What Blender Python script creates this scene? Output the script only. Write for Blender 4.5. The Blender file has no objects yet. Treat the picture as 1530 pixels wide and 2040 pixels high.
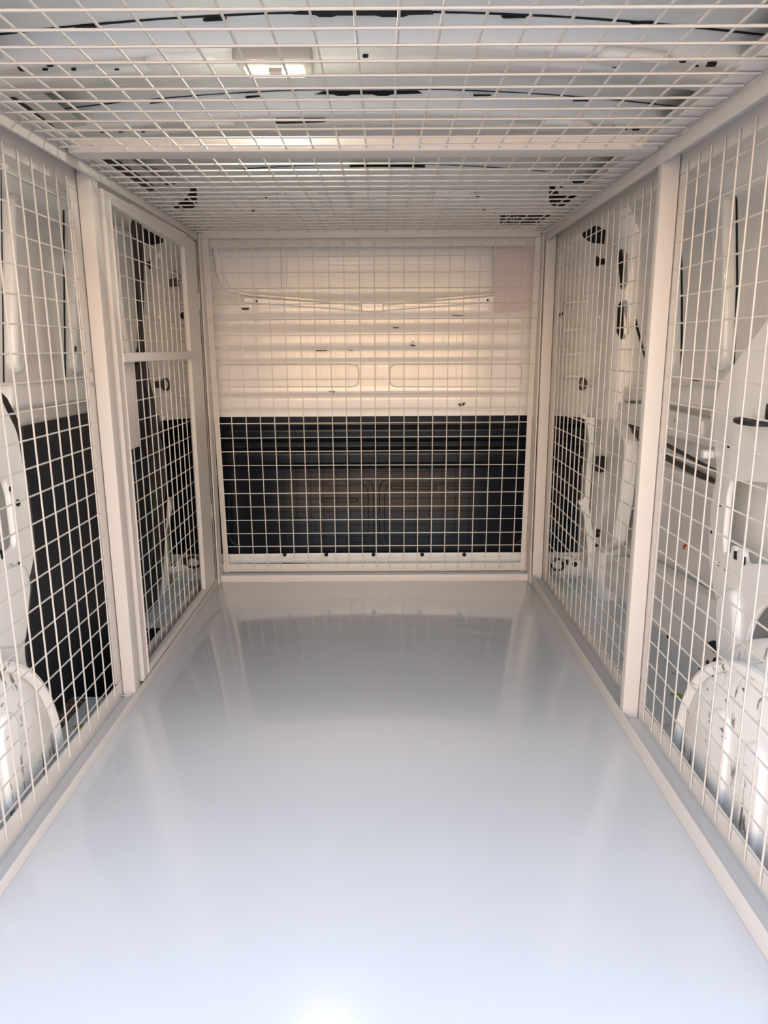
import bpy, bmesh, math, random
from mathutils import Vector, Matrix
random.seed(7)
C = bpy.context.scene.collection
S = bpy.context.scene

# ------------------------------------------------------------------ camera
F_PX, CAM = 1449.54, Vector((0, 0, 0.825))
PITCH, YAW, ROLL = -0.22153, -0.00049, -0.00558
_f = Vector((math.sin(YAW)*math.cos(PITCH), math.cos(YAW)*math.cos(PITCH), math.sin(PITCH))).normalized()
_r0 = Vector((math.cos(YAW), -math.sin(YAW), 0)); _u0 = _r0.cross(_f)
_c, _s = math.cos(ROLL), math.sin(ROLL)
CR = _r0*_c + _u0*_s
CU = _u0*_c - _r0*_s
CF = _f
cd = bpy.data.cameras.new('camera'); cam = bpy.data.objects.new('camera', cd); C.objects.link(cam)
m = Matrix((CR, CU, -CF)).transposed().to_4x4(); m.translation = CAM; cam.matrix_world = m
cd.sensor_fit = 'VERTICAL'; cd.sensor_height = 36; cd.sensor_width = 27; cd.lens = 36*F_PX/2040
cd.clip_start = 0.02; cd.clip_end = 200
S.camera = cam
def at(px, py, ax, val):                      # photograph pixel -> point on an axis plane
    d = CF + CR*((px-765)/F_PX) - CU*((py-1020)/F_PX)
    i = 'XYZ'.index(ax); return CAM + d*((val-CAM[i])/d[i])
def at_plane(px, py, p0, n):
    d = CF + CR*((px-765)/F_PX) - CU*((py-1020)/F_PX)
    n = Vector(n); return CAM + d*((Vector(p0)-CAM).dot(n)/d.dot(n))

# ------------------------------------------------------------------ world, sun, exposure
S.view_settings.view_transform = 'Standard'; S.view_settings.look = 'None'
S.view_settings.gamma = 1; S.view_settings.use_curve_mapping = False
S.view_settings.exposure = 0.78
W = bpy.data.worlds.new('world'); S.world = W; W.use_nodes = True
nt = W.node_tree; nt.nodes.clear()
out = nt.nodes.new('ShaderNodeOutputWorld'); bg = nt.nodes.new('ShaderNodeBackground')
tc = nt.nodes.new('ShaderNodeTexCoord'); sp = nt.nodes.new('ShaderNodeSeparateXYZ'); rp = nt.nodes.new('ShaderNodeValToRGB')
mp = nt.nodes.new('ShaderNodeMapRange'); mp.inputs[1].default_value = -1; mp.inputs[2].default_value = 1
nt.links.new(tc.outputs['Generated'], sp.inputs[0]); nt.links.new(sp.outputs['Z'], mp.inputs[0])
nt.links.new(mp.outputs[0], rp.inputs[0]); nt.links.new(rp.outputs[0], bg.inputs[0]); nt.links.new(bg.outputs[0], out.inputs[0])
cr = rp.color_ramp
WORLD_STOPS = [(0.0, (.85, .56, .34)), (.49, (1.1, .70, .40)), (.52, (2.1, 1.32, .74)), (.58, (2.0, 1.38, .88)), (.645, (1.12, 1.22, 1.30)), (.75, (.46, .63, .94)), (1.0, (.28, .48, .82))]
cr.elements[0].position = WORLD_STOPS[0][0]; cr.elements[0].color = (*WORLD_STOPS[0][1], 1)
cr.elements[1].position = WORLD_STOPS[-1][0]; cr.elements[1].color = (*WORLD_STOPS[-1][1], 1)
for p, c in WORLD_STOPS[1:-1]:
    e = cr.elements.new(p); e.color = (*c, 1)
bg.inputs[1].default_value = 2.6
sl = bpy.data.lights.new('sun', 'SUN'); sl.energy = 3.0; sl.angle = 0.01; sl.color = (1, .93, .82)
so = bpy.data.objects.new('sun', sl); C.objects.link(so)
so.rotation_euler = Vector((0.35, 0.75, 1.0)).to_track_quat('Z', 'Y').to_euler()

# ------------------------------------------------------------------ materials
def mat(name, col, rough=.5, metal=0, coat=0, bump=0, bscale=300, dirt=None, spec=.5, coat_rough=.05):
    mt = bpy.data.materials.new(name); mt.use_nodes = True
    n = mt.node_tree; b = n.nodes['Principled BSDF']
    b.inputs['Base Color'].default_value = (*col, 1); b.inputs['Roughness'].default_value = rough
    b.inputs['Metallic'].default_value = metal; b.inputs['Coat Weight'].default_value = coat
    b.inputs['Coat Roughness'].default_value = coat_rough; b.inputs['Specular IOR Level'].default_value = spec
    t = n.nodes.new('ShaderNodeTexCoord')
    if bump:
        nz = n.nodes.new('ShaderNodeTexNoise'); nz.inputs['Scale'].default_value = bscale; nz.inputs['Detail'].default_value = 2
        bp = n.nodes.new('ShaderNodeBump'); bp.inputs['Strength'].default_value = bump; bp.inputs['Distance'].default_value = .002
        n.links.new(t.outputs['Object'], nz.inputs['Vector']); n.links.new(nz.outputs['Fac'], bp.inputs['Height']); n.links.new(bp.outputs['Normal'], b.inputs['Normal'])
    if dirt:
        # dirt = list of (scale, lo, hi, colour, stretch)
        prev = None
        for (sc, lo, hi, dc, st) in dirt:
            mpn = n.nodes.new('ShaderNodeMapping'); mpn.inputs['Scale'].default_value = st
            nz = n.nodes.new('ShaderNodeTexNoise'); nz.inputs['Scale'].default_value = sc; nz.inputs['Detail'].default_value = 6; nz.inputs['Roughness'].default_value = .6
            r = n.nodes.new('ShaderNodeMapRange'); r.inputs[1].default_value = lo; r.inputs[2].default_value = hi
            mx = n.nodes.new('ShaderNodeMix'); mx.data_type = 'RGBA'
            n.links.new(t.outputs['Object'], mpn.inputs[0]); n.links.new(mpn.outputs[0], nz.inputs['Vector'])
            n.links.new(nz.outputs['Fac'], r.inputs[0]); n.links.new(r.outputs[0], mx.inputs[0])
            if prev is None: mx.inputs[6].default_value = (*col, 1)
            else: n.links.new(prev, mx.inputs[6])
            mx.inputs[7].default_value = (*dc, 1); prev = mx.outputs[2]
        n.links.new(prev, b.inputs['Base Color'])
    return mt
CAGE = mat('powder_coat_white', (.62, .59, .555), .42, bump=.12, bscale=900)
WIRE = mat('wire_white', (.60, .57, .53), .35)
FLOOR = mat('floor_sheet_grey', (.64, .635, .625), .22, bump=.006, bscale=500, spec=.5, coat=.7, coat_rough=.05,
            dirt=[(60, .725, .75, (.18, .18, .19), (1, 1, 1)), (2.2, .45, .8, (.61, .605, .60), (1, .4, 1))])
BODY = mat('van_body_white', (.80, .81, .80), .28, coat=.5, dirt=[(1.6, .5, .9, (.68, .69, .68), (1, 1, 1))])
BODY_W = mat('bulkhead_white', (.84, .82, .79), .22, coat=.8, dirt=[(26, .73, .76, (.10, .07, .05), (.5, 1, 2.2))])
SCUFF = mat('van_floor_scuffed', (.80, .81, .81), .35, coat=.2, dirt=[(9, .60, .75, (.46, .45, .43), (1, 1, 1)), (45, .66, .70, (.06, .05, .04), (2.5, .5, 1))])
ARCH = mat('wheel_arch_white', (.90, .90, .88), .42, coat=.15, dirt=[(11, .60, .655, (.20, .17, .13), (1, 3.4, .9)), (26, .645, .68, (.10, .09, .08), (1, .7, 2.5)), (3, .55, .85, (.70, .66, .58), (1, 1, 1))])
DARKP = mat('dark_bulkhead_paint', (.007, .009, .014), .15, spec=.20, dirt=[(30, .72, .74, (.16, .15, .14), (.25, 1, 3))])
LINER = mat('dark_liner', (.016, .019, .026), .55, bump=.1, bscale=600)
RUBBER = mat('black_rubber', (.014, .014, .016), .45)
HOLE = mat('cavity_black', (.006, .006, .007), .9)
GREYSK = mat('outer_skin_grey', (.34, .36, .38), .35)
LINE = mat('sealant_dark', (.05, .045, .04), .7)
STEEL = mat('bare_steel', (.55, .53, .50), .3, metal=1)
PLAST = mat('lamp_housing_grey', (.46, .44, .40), .45)
BROWN = mat('rusty_dirt', (.20, .13, .06), .9, bump=.6, bscale=120, dirt=[(60, .45, .55, (.07, .05, .03), (1, 1, 1))])
LEAF = mat('dry_yellow_leaf', (.42, .38, .03), .6)
PAPER = mat('label_white', (.62, .63, .66), .5)
INK = mat('label_black', (.008, .008, .009), .4)
SKIN = mat('print_skin', (.40, .20, .17), .5)
HAIR = mat('print_hair', (.05, .015, .012), .5)
NAVY = mat('print_navy', (.03, .04, .08), .5)
ASPH = mat('asphalt', (.30, .27, .24), .9, bump=.3, bscale=60)
SEAM = mat('green_cable', (.02, .08, .04), .5)
def emis(name, col, st):
    mt = bpy.data.materials.new(name); mt.use_nodes = True; b = mt.node_tree.nodes['Principled BSDF']
    b.inputs['Base Color'].default_value = (.9, .9, .85, 1); b.inputs['Emission Color'].default_value = (*col, 1); b.inputs['Emission Strength'].default_value = st
    return mt
LED = emis('led_light', (1, .97, .82), 60)
LENS = emis('lamp_lens', (1, .97, .82), 1.2)

# ------------------------------------------------------------------ mesh helpers
def tag(o, label=None, cat=None, group=None, kind=None):
    if label: o['label'] = label
    if cat: o['category'] = cat
    if group: o['group'] = group
    if kind: o['kind'] = kind
    return o
def thing(name, label, cat, loc=(0, 0, 0), group=None):
    o = bpy.data.objects.new(name, None); o.location = loc; o.empty_display_size = .05; C.objects.link(o)
    return tag(o, label, cat, group)
def link(name, me, m_, parent=None):
    me.materials.clear(); me.materials.append(m_)
    o = bpy.data.objects.new(name, me); C.objects.link(o)
    if parent is not None:
        o.parent = parent
        p = parent; off = Vector((0, 0, 0))
        while p is not None: off += p.location; p = p.parent
        if off.length > 0: me.transform(Matrix.Translation(-off))
    return o
class MB:
    def __init__(s): s.bm = bmesh.new()
    def box(s, x0, x1, y0, y1, z0, z1, bev=0):
        b = bmesh.new()
        bmesh.ops.create_cube(b, size=1, matrix=Matrix.Translation(((x0+x1)/2, (y0+y1)/2, (z0+z1)/2)) @ Matrix.Diagonal((abs(x1-x0), abs(y1-y0), abs(z1-z0), 1)))
        if bev: bmesh.ops.bevel(b, geom=b.edges[:], offset=bev, segments=2, affect='EDGES', profile=.6)
        s.add(b); return s
    def add(s, b):
        me = bpy.data.meshes.new('t'); b.to_mesh(me); b.free(); s.bm.from_mesh(me); bpy.data.meshes.remove(me)
    def addmesh(s, me): s.bm.from_mesh(me); bpy.data.meshes.remove(me); return s
    def tube(s, pts, r, n=6, closed=False, caps=True):
        pts = [Vector(p) for p in pts]; rings = []; N = len(pts)
        ref = None
        for i, p in enumerate(pts):
            a = pts[(i-1) % N] if (i > 0 or closed) else p
            b = pts[(i+1) % N] if (i < N-1 or closed) else p
            t = (b-a).normalized()
            if ref is None: ref = t.orthogonal().normalized()
            ref = (ref - t*ref.dot(t)).normalized(); q = t.cross(ref)
            rr = r[i] if isinstance(r, (list, tuple)) else r
            rings.append([s.bm.verts.new(p + (ref*math.cos(2*math.pi*k/n)+q*math.sin(2*math.pi*k/n))*rr) for k in range(n)])
        for i in range(N if closed else N-1):
            A, B = rings[i], rings[(i+1) % N]
            for k in range(n):
                s.bm.faces.new((A[k], A[(k+1) % n], B[(k+1) % n], B[k]))
        if caps and not closed:
            s.bm.faces.new(rings[0][::-1]); s.bm.faces.new(rings[-1])
        return s
    def cyl(s, p, axis, r, h, n=20):
        a = Vector(axis).normalized(); return s.tube([Vector(p), Vector(p)+a*h], r, n)
    def build(s, name, m_, parent=None, smooth=35):
        bmesh.ops.recalc_face_normals(s.bm, faces=s.bm.faces[:])
        me = bpy.data.meshes.new(name); s.bm.to_mesh(me); s.bm.free()
        for p in me.polygons: p.use_smooth = True
        me.set_sharp_from_angle(angle=math.radians(smooth))
        return link(name, me, m_, parent)
def rnd(pts, r, n=5):                                # round the corners of a 2D polygon
    o = []; N = len(pts)
    for i in range(N):
        p = Vector(pts[i][:2]); a = Vector(pts[i-1][:2])-p; b = Vector(pts[(i+1) % N][:2])-p
        rr = pts[i][2] if len(pts[i]) > 2 else r
        rr = min(rr, a.length*.45, b.length*.45)
        if rr < 1e-5: o.append(tuple(p)); continue
        A = p+a.normalized()*rr; B = p+b.normalized()*rr
        for k in range(n+1):
            t = k/n; q = A*(1-t)**2 + p*2*t*(1-t) + B*t*t; o.append((q.x, q.y))
    return o
def stad(cx, cy, w, h, n=8):                         # stadium / ellipse-ended slot
    r = min(w, h)/2; o = []
    if w >= h: cs = [((cx+w/2-r, cy), -90), ((cx-w/2+r, cy), 90)]
    else: cs = [((cx, cy+h/2-r), 0), ((cx, cy-h/2+r), 180)]
    for (c, a0) in cs:
        for k in range(n+1):
            a = math.radians(a0+180*k/n); o.append((c[0]+r*math.cos(a), c[1]+r*math.sin(a)))
    return o
def sheet(outer, holes=(), depth=.002, bevel=0, frame=None, bres=3):
    """filled 2D outline with holes, given real thickness; frame maps (u, v, w) to world"""
    cu = bpy.data.curves.new('c', 'CURVE'); cu.dimensions = '2D'; cu.fill_mode = 'BOTH'
    cu.extrude = depth/2; cu.bevel_depth = bevel; cu.bevel_resolution = bres
    if bevel: cu.offset = -bevel
    for pl in [outer]+list(holes):
        sp_ = cu.splines.new('POLY'); sp_.points.add(len(pl)-1); sp_.use_cyclic_u = True
        for q, p in zip(sp_.points, pl): q.co = (p[0], p[1], 0, 1)
    ob = bpy.data.objects.new('c', cu); C.objects.link(ob)
    me = bpy.data.meshes.new_from_object(ob.evaluated_get(bpy.context.evaluated_depsgraph_get()))
    bpy.data.objects.remove(ob); bpy.data.curves.remove(cu)
    if frame is not None:
        fr = frame.to_3x3()
        me.transform(frame)
        if fr.determinant() < 0: me.flip_normals()
    return me
def fX(x): return Matrix(((0, 0, 1, x), (1, 0, 0, 0), (0, 1, 0, 0), (0, 0, 0, 1)))      # (u,v)->(Y,Z)
def fY(y): return Matrix(((1, 0, 0, 0), (0, 0, 1, y), (0, 1, 0, 0), (0, 0, 0, 1)))      # (u,v)->(X,Z)
def fZ(z): return Matrix(((1, 0, 0, 0), (0, 1, 0, 0), (0, 0, 1, z), (0, 0, 0, 1)))
def pX(pts, x):                                      # pixel outline on plane X=x -> (Y, Z)
    o = []
    for p in pts:
        q = at(p[0], p[1], 'X', x); o.append((q.y, q.z)+tuple(p[2:]))
    return o
def pY(pts, y):
    o = []
    for p in pts:
        q = at(p[0], p[1], 'Y', y); o.append((q.x, q.z)+tuple(p[2:]))
    return o
def extrude_x(prof, x0, x1, nx=1, warp=None):        # open profile [(y,z)] swept along X
    b = bmesh.new(); rows = []
    for i in range(nx+1):
        x = x0+(x1-x0)*i/nx
        rows.append([b.verts.new((x, y, z+(warp(x) if warp else 0))) for (y, z) in prof])
    for i in range(nx):
        for j in range(len(prof)-1): b.faces.new((rows[i][j], rows[i][j+1], rows[i+1][j+1], rows[i+1][j]))
    return b
def thick(b, t):
    bmesh.ops.recalc_face_normals(b, faces=b.faces[:]); bmesh.ops.solidify(b, geom=b.faces[:], thickness=t); return b
def smooth_prof(pts, k=6):
    P = [Vector(p) for p in pts]; o = []
    for i in range(len(P)-1):
        for j in range(k):
            t = j/k; t2 = t*t*(3-2*t)
            # smoothstep in the first coordinate, linear in the second
            o.append((P[i].x+(P[i+1].x-P[i].x)*t2, P[i].y+(P[i+1].y-P[i].y)*t))
    o.append(tuple(P[-1])); return o

# ================================================================== THE VAN BODY (setting)
YR, YB = 0.35, 2.64                                  # rear opening, bulkhead
XC = -0.037
# van floor under and beside the cage floor
well = [(-.640, 1.68), (-.640, 2.19), (-.84, 2.19), (-.84, 1.68)]
v = MB(); v.addmesh(sheet([(-.93, YR), (.90, YR), (.90, YB+.03), (-.93, YB+.03)], [well], .02, frame=fZ(-.035)))
for i in range(9):                                   # pressed floor ribs running lengthwise
    for sx in (-1, 1):
        pass
v.build('floor_van', SCUFF).name = 'floor'
tag(bpy.data.objects['floor'], kind='structure')
# cage floor: glossy grey sheet with a folded back edge
g = MB(); g.box(-.597, .523, YR+.02, 2.535, -.018, 0, .0015)
fl = g.build('floor', FLOOR); tag(fl, kind='structure')
# step well below the sliding door
w = MB(); w.box(-.86, -.636, 1.66, 2.21, -.30, -.29); w.box(-.6395, -.636, 1.66, 2.21, -.29, -.046); w.box(-.86, -.64, 2.19, 2.21, -.29, -.046); w.box(-.86, -.64, 1.66, 1.68, -.29, -.046)
tag(w.build('trim_1', LINER), kind='structure')
# sill rail beside the step, dirty strip
w = MB(); w.box(-.81, -.785, 1.10, 1.66, -.025, -.005, .004)
sill = tag(w.build('trim_2', BODY), kind='structure')
w = MB(); w.box(-.785, -.745, 1.25, 1.66, -.025, -.018)
w.build('dirt', BROWN, sill)

# ---- outer skins
o = MB(); o.box(-.95, -.93, YR, YB+.1, -.30, 1.45); wl = tag(o.build('wall_left', GREYSK), kind='structure')
o = MB(); o.box(.90, .92, YR, YB+.1, -.30, 1.45); wr = tag(o.build('wall_right', GREYSK), kind='structure')

o = MB(); o.box(-.95, .92, YB+.06, YB+.08, -.62, 1.46); tag(o.build('sun_block_front', GREYSK), kind='structure')  # unseen closure added behind the bulkhead to stop sun leaking in
# ---- ceiling: crowned skin, swept bows, header
def crown(x): return -.042*((x-XC)/.72)**2
c_ = MB()
c_.add(thick(extrude_x([(YR, 1.394), (1.2, 1.394), (2.05, 1.392), (2.40, 1.379), (YB+.05, 1.374)], -.93, .90, 24, crown), .004))
ce = tag(c_.build('ceiling', BODY), kind='structure')
def bow(y0, y1, z1, zt=.045, lip=.006):
    prof = rnd([(y0-.012, z1+zt, 0), (y0, z1+zt, 0), (y0+.012, z1, .012), (y0+.06, z1+.002, .02), (y0+.075, z1-.004, .02), (y1-.02, z1, .03), (y1+.02, z1+zt, 0)], .01, 4)
    # keep the polyline open: drop nothing, first point equals the lip edge
    return prof
def bow_obj(n, y0, y1, z1, slots, holes, marks=()):
    b = MB(); b.add(thick(extrude_x(bow(y0, y1, z1), -.80, .73, 32, crown), .0015))
    o = tag(b.build('trim_%d' % n, BODY), kind='structure')
    return o
def patch(pxs, p0, n, t, m_, name, parent, r=0, lift=.001):
    """small inset plate cut to a pixel outline on a plane, real thickness"""
    pts = [at_plane(x, y, p0, n) for (x, y) in pxs]
    b = bmesh.new(); nn = Vector(n).normalized()
    if (CAM-pts[0]).dot(nn) < 0: nn = -nn
    top = [b.verts.new(p+nn*lift) for p in pts]; bot = [b.verts.new(p-nn*t) for p in pts]
    b.faces.new(top); b.faces.new(bot[::-1]); N = len(pts)
    for i in range(N): b.faces.new((top[i], bot[i], bot[(i+1) % N], top[(i+1) % N]))
    k = MB(); k.add(b); return k.build(name, m_, parent)
from mathutils.bvhtree import BVHTree
def bvh(*objs):
    vs, fs = [], []
    for o in objs:
        off = len(vs); d = Vector((0, 0, 0)); p = o
        while p is not None: d = d+p.location; p = p.parent
        vs += [v_.co+d for v_ in o.data.vertices]; fs += [[off+i for i in f.vertices] for f in o.data.polygons]
    return BVHTree.FromPolygons(vs, fs)
def decal(pxs, tree, name, m_, parent, lift=.0012, t=.002, sub=4):
    '''thin inset plate following the surface it lies on (outline found on that surface)'''
    pts = []; N = len(pxs)
    for i in range(N):
        a, b2 = pxs[i], pxs[(i+1) % N]
        for q in range(sub):
            f = q/sub; pts.append((a[0]+(b2[0]-a[0])*f, a[1]+(b2[1]-a[1])*f))
    def hit(x, y):
        d = (CF + CR*((x-765)/F_PX) - CU*((y-1020)/F_PX)).normalized()
        h, n, i_, ds = tree.ray_cast(CAM, d)
        if h is None: return None
        if n.dot(d) > 0: n = -n
        return h, n
    H = [hit(*p) for p in pts]; H = [h for h in H if h]
    if len(H) < 3: return None
    cx = sum(p[0] for p in pts)/len(pts); cy = sum(p[1] for p in pts)/len(pts); hc = hit(cx, cy)
    nm = Vector((0, 0, 0))
    for h in H: nm += h[1]
    nm.normalize(); b = bmesh.new()
    top = [b.verts.new(h[0]+nm*lift) for h in H]; bot = [b.verts.new(h[0]-nm*t) for h in H]; n = len(H)
    b.faces.new(top); b.faces.new(bot[::-1])
    for i in range(n): b.faces.new((top[i], bot[i], bot[(i+1) % n], top[(i+1) % n]))
    bmesh.ops.triangulate(b, faces=[f for f in b.faces if len(f.verts) > 4])
    k = MB(); k.add(b); return k.build(name, m_, parent)
def ell(cx, cy, rx, ry, n=14): return [(cx+rx*math.cos(2*math.pi*k/n), cy+ry*math.sin(2*math.pi*k/n)) for k in range(n)]
BZ = [(1.42, 1.60, 1.345), (1.80, 1.975, 1.345)]
bow0 = bow_obj(3, 1.06, 1.22, 1.345, (), ())
bow1 = bow_obj(4, BZ[0][0], BZ[0][1], BZ[0][2], (), ())
bow2 = bow_obj(5, BZ[1][0], BZ[1][1], BZ[1][2], (), ())
def on_bow(px, py, dz=0):                            # pixel to the underside of a bow (crowned): iterate
    z = 1.345
    for _ in range(6):
        p = at(px, py, 'Z', z); z = 1.345+crown(p.x)+dz
    return p
def flatpatch(pxs, parent, name, m_=HOLE, dz=0, t=.003):
    pts = [on_bow(x, y, dz) for (x, y) in pxs]
    b = bmesh.new(); top = [b.verts.new(p+Vector((0, 0, -.0012))) for p in pts]; bot = [b.verts.new(p+Vector((0, 0, t))) for p in pts]
    b.faces.new(top); b.faces.new(bot[::-1]); N = len(pts)
    for i in range(N): b.faces.new((top[i], bot[i], bot[(i+1) % N], top[(i+1) % N]))
    k = MB(); k.add(b); return k.build(name, m_, parent)
for (x, y, rx, ry) in [(728, 112, 6, 2.5), (729, 130, 4, 1.7), (300, 116, 5, 3), (100, 130, 7, 2.5), (90, 138, 6, 2), (147, 138, 5, 2), (233, 138, 5, 1.7), (1225, 133, 5, 2), (1360, 122, 7, 2), (1388, 131, 4, 1.5)]:
    flatpatch(ell(x, y, rx, ry), bow1, 'hole')
for pl in [[(35, 135), (45, 135), (50, 141), (41, 141)], [(1410, 127), (1428, 126), (1424, 132), (1406, 132)]]: flatpatch(pl, bow1, 'hole')
for (x, y, rx, ry) in [(735, 243, 6, 1.8), (764, 248, 3.5, 1.2), (240, 262, 5, 1.3), (285, 262, 4, 1.3), (352, 262, 4, 1.3), (403, 244, 3, 1.2), (1120, 257, 4, 1.2), (1222, 252, 4.5, 1.3), (1246, 257, 4, 1)]:
    flatpatch(ell(x, y, rx, ry), bow2, 'hole')
for pl in [[(197, 260), (208, 260), (213, 264), (202, 264)], [(1263, 255), (1276, 255), (1272, 259), (1259, 259)], [(549, 236), (647, 236), (647, 246), (590, 248), (549, 245)]]: flatpatch(pl, bow2, 'hole')
for par_, spots_ in ((bow1, ((360, 118, .13), (1262, 116, .13), (700, 104, .02))), (bow2, ((420, 248, .12), (1130, 246, .12), (780, 240, .02)))):
    k = MB()
    for (px_, py_, w_) in spots_:
        if w_ < .05: continue
        q_ = on_bow(px_, py_); ang = math.atan(-2*.042*(q_.x-XC)/.72**2)
        k.addmesh(sheet(stad(0, 0, w_, .05), (), .002, .009, frame=Matrix.Translation((q_.x, q_.y, q_.z)) @ Matrix.Rotation(-ang, 4, 'Y')))
    k.build('pad', BODY, par_)
# dark gaps between bow lips and the roof skin
def gap(x0, x1, yv, z, parent, h=.012):
    # dark opening in the near face of the bow, following the crown
    b = bmesh.new(); n = 8; A = []
    for i in range(n+1):
        x = x0+(x1-x0)*i/n; s_ = crown(x)
        A.append([b.verts.new((x, yv, z+s_)), b.verts.new((x, yv, z+h+s_)), b.verts.new((x, yv+.006, z+h+s_)), b.verts.new((x, yv+.006, z+s_))])
    for i in range(n):
        for k in range(4): b.faces.new((A[i][k], A[i][(k+1) % 4], A[i+1][(k+1) % 4], A[i+1][k]))
    b.faces.new(A[0]); b.faces.new(A[-1][::-1])
    k = MB(); k.add(b); return k.build('slot', HOLE, parent)
for par, y0 in ((bow1, 1.42), (bow2, 1.80)):
    gap(-.72, .66, y0-.0155, 1.3885, par, .0022)
ST = bvh(ce, bow0, bow1, bow2)
for par, pls in ((bow1, ([(583, 27), (596, 21), (858, 20), (863, 27), (815, 28), (803, 32), (760, 32), (748, 29), (672, 29), (662, 32), (636, 32), (628, 28)], [(150, 53), (154, 49), (190, 47), (195, 50), (190, 54), (154, 56)], [(404, 38), (408, 35), (448, 33), (452, 35), (448, 39), (408, 41)], [(999, 30), (1046, 29), (1048, 33), (1003, 34)], [(1255, 42), (1300, 41), (1304, 44), (1259, 46)])),
                 (bow2, ([(625, 188), (648, 181), (830, 180), (842, 186), (824, 187), (780, 188), (772, 191), (752, 191), (742, 188), (700, 188), (692, 191), (672, 191), (664, 188)], [(298, 205), (325, 202), (328, 204), (300, 207)], [(488, 194), (492, 191), (517, 190), (519, 193), (492, 196)], [(942, 188), (977, 188), (979, 191), (944, 192)], [(1140, 199), (1172, 199), (1173, 202), (1142, 202)]))):
    for pl in pls: decal(pl, ST, 'slot', HOLE, par, .0025, .002)
# header above the bulkhead: sloped panel
HP0, HN = (0, 2.43, 1.355), Vector((0, .155, .215)).normalized()
hd = MB()
hprof = rnd([(2.405, 1.375, 0), (2.42, 1.355, .01), (2.475, 1.318, .02), (2.485, 1.322, .02), (2.57, 1.262, .02), (2.625, 1.23, .03), (2.65, 1.17, 0)], .01, 4)
hd.add(thick(extrude_x(hprof, -.80, .74, 24, lambda x: crown(x)*.35), .002))
for (x0_, x1_) in ((-.34, -.20), (-.10, .02), (.16, .30)):
    fr = Matrix.Translation((0, 2.50, 1.303)) @ Matrix.Rotation(math.radians(-36), 4, 'X')
    hd.addmesh(sheet(rnd([(x0_, -.02), (x1_, -.02), (x1_, .05), (x0_, .05)], .02), (), .006, .008, frame=fr))
header = tag(hd.build('trim_6', BODY), kind='structure')
gap(-.10, .13, 2.400, 1.366, header, .012); gap(-.5, .5, 2.402, 1.374, header, .002)
HPN = Vector((0, .62, .78)).normalized(); HPP = (0, 2.57, 1.256)
HT = bvh(header)
def hpatch(pxs, name, m_=HOLE, lift=.002): return decal(pxs, HT, name, m_, header, lift, .003)
hpatch([(384, 371), (391, 375), (393, 407), (386, 413), (368, 419), (352, 416), (346, 412), (372, 394), (380, 377)], 'opening')
hpatch([(1095, 370), (1103, 368), (1110, 378), (1113, 388), (1172, 389), (1150, 404), (1127, 414), (1105, 411), (1095, 404), (1094, 390)], 'opening')
hpatch([(318, 366), (345, 361), (350, 366), (330, 368)], 'opening')
hpatch([(1138, 358), (1160, 360), (1182, 357), (1176, 363), (1142, 364)], 'opening')
for (x, y) in ((531, 392), (952, 390), (965, 419), (504, 421), (1118, 371)): hpatch(ell(x, y, 3.5, 2.2), 'hole')
for (x, y) in ((1003, 371), (684, 367), (803, 367)): hpatch(ell(x, y, 4, 2.5), 'stud', BODY, .006)

# ---- cant rails where roof meets sides
def cant(sgn, xw, n):
    pts = rnd([(xw, 1.16, 0), (xw-sgn*.025, 1.20, .03), (xw-sgn*.05, 1.27, .03), (xw-sgn*.10, 1.315, .03), (xw-sgn*.17, 1.325, 0)], .03, 4)
    b = bmesh.new(); A = [b.verts.new((x, YR, z)) for x, z in pts]; B = [b.verts.new((x, YB+.02, z)) for x, z in pts]
    for i in range(len(pts)-1): b.faces.new((A[i], A[i+1], B[i+1], B[i]))
    k = MB(); k.add(thick(b, .002)); return tag(k.build('trim_%d' % n, BODY), kind='structure')
cl = cant(-1, -.845, 7); crr = cant(1, .80, 8)
# long dark runner along the left cant rail (sliding door track)
CT = bvh(cl)
for pl in ([(0, 180), (8, 179), (57, 212), (82, 232), (104, 249), (118, 266), (112, 266), (84, 250), (59, 232), (37, 218), (4, 197), (0, 195)],
           [(190, 315), (229, 316), (243, 324), (274, 346), (300, 364), (300, 383), (261, 358), (210, 329)],
           [(300, 364), (304, 378), (321, 393), (336, 395), (329, 403), (312, 395), (300, 383)]):
    decal(pl, CT, 'door_track', RUBBER, cl, .003, .004)

k = MB(); k.addmesh(sheet(rnd([(1.545, 0), (1.60, 0), (1.60, .02), (1.545, .02)], .003), (), .01, .002, frame=Matrix(((0, -.75, .66, .665), (1, 0, 0, 0), (0, .35, .75, 1.318), (0, 0, 0, 1)))))
k.build('slot', HOLE, crr)
for yy, xx in ((1.93, .615), (1.93, -.66)):         # brackets/gussets at bow ends
    k = MB(); k.box(xx-.04, xx+.04, yy-.03, yy+.03, 1.292, 1.312, .008); k.build('bracket', BODY, crr if xx > 0 else cl)

# ---- bulkhead
YW = 2.655
def zy(py, y=YW): return at(757, py, 'Y', y).z
prof = [(YW, 1.25), (YW, zy(486)), (YW, zy(560)), (YW, zy(585)), (YW-.012, zy(600)), (YW-.012, zy(622)), (YW-.002, zy(634)), (YW-.002, zy(645)), (YW-.018, zy(662)), (YW-.018, zy(686)), (YW-.004, zy(698)), (YW-.004, zy(712)), (YW-.014, zy(722)),
        (YW-.014, zy(778)), (YW-.028, zy(792)), (YW-.028, zy(808)), (YW-.024, zy(820)), (YW-.024, zy(829, YW-.024))]
prof = smooth_prof([(a_, b_) for a_, b_ in prof], 5)
bk = MB(); bk.add(thick(extrude_x(prof, -.80, .74, 1), -.003))
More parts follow.
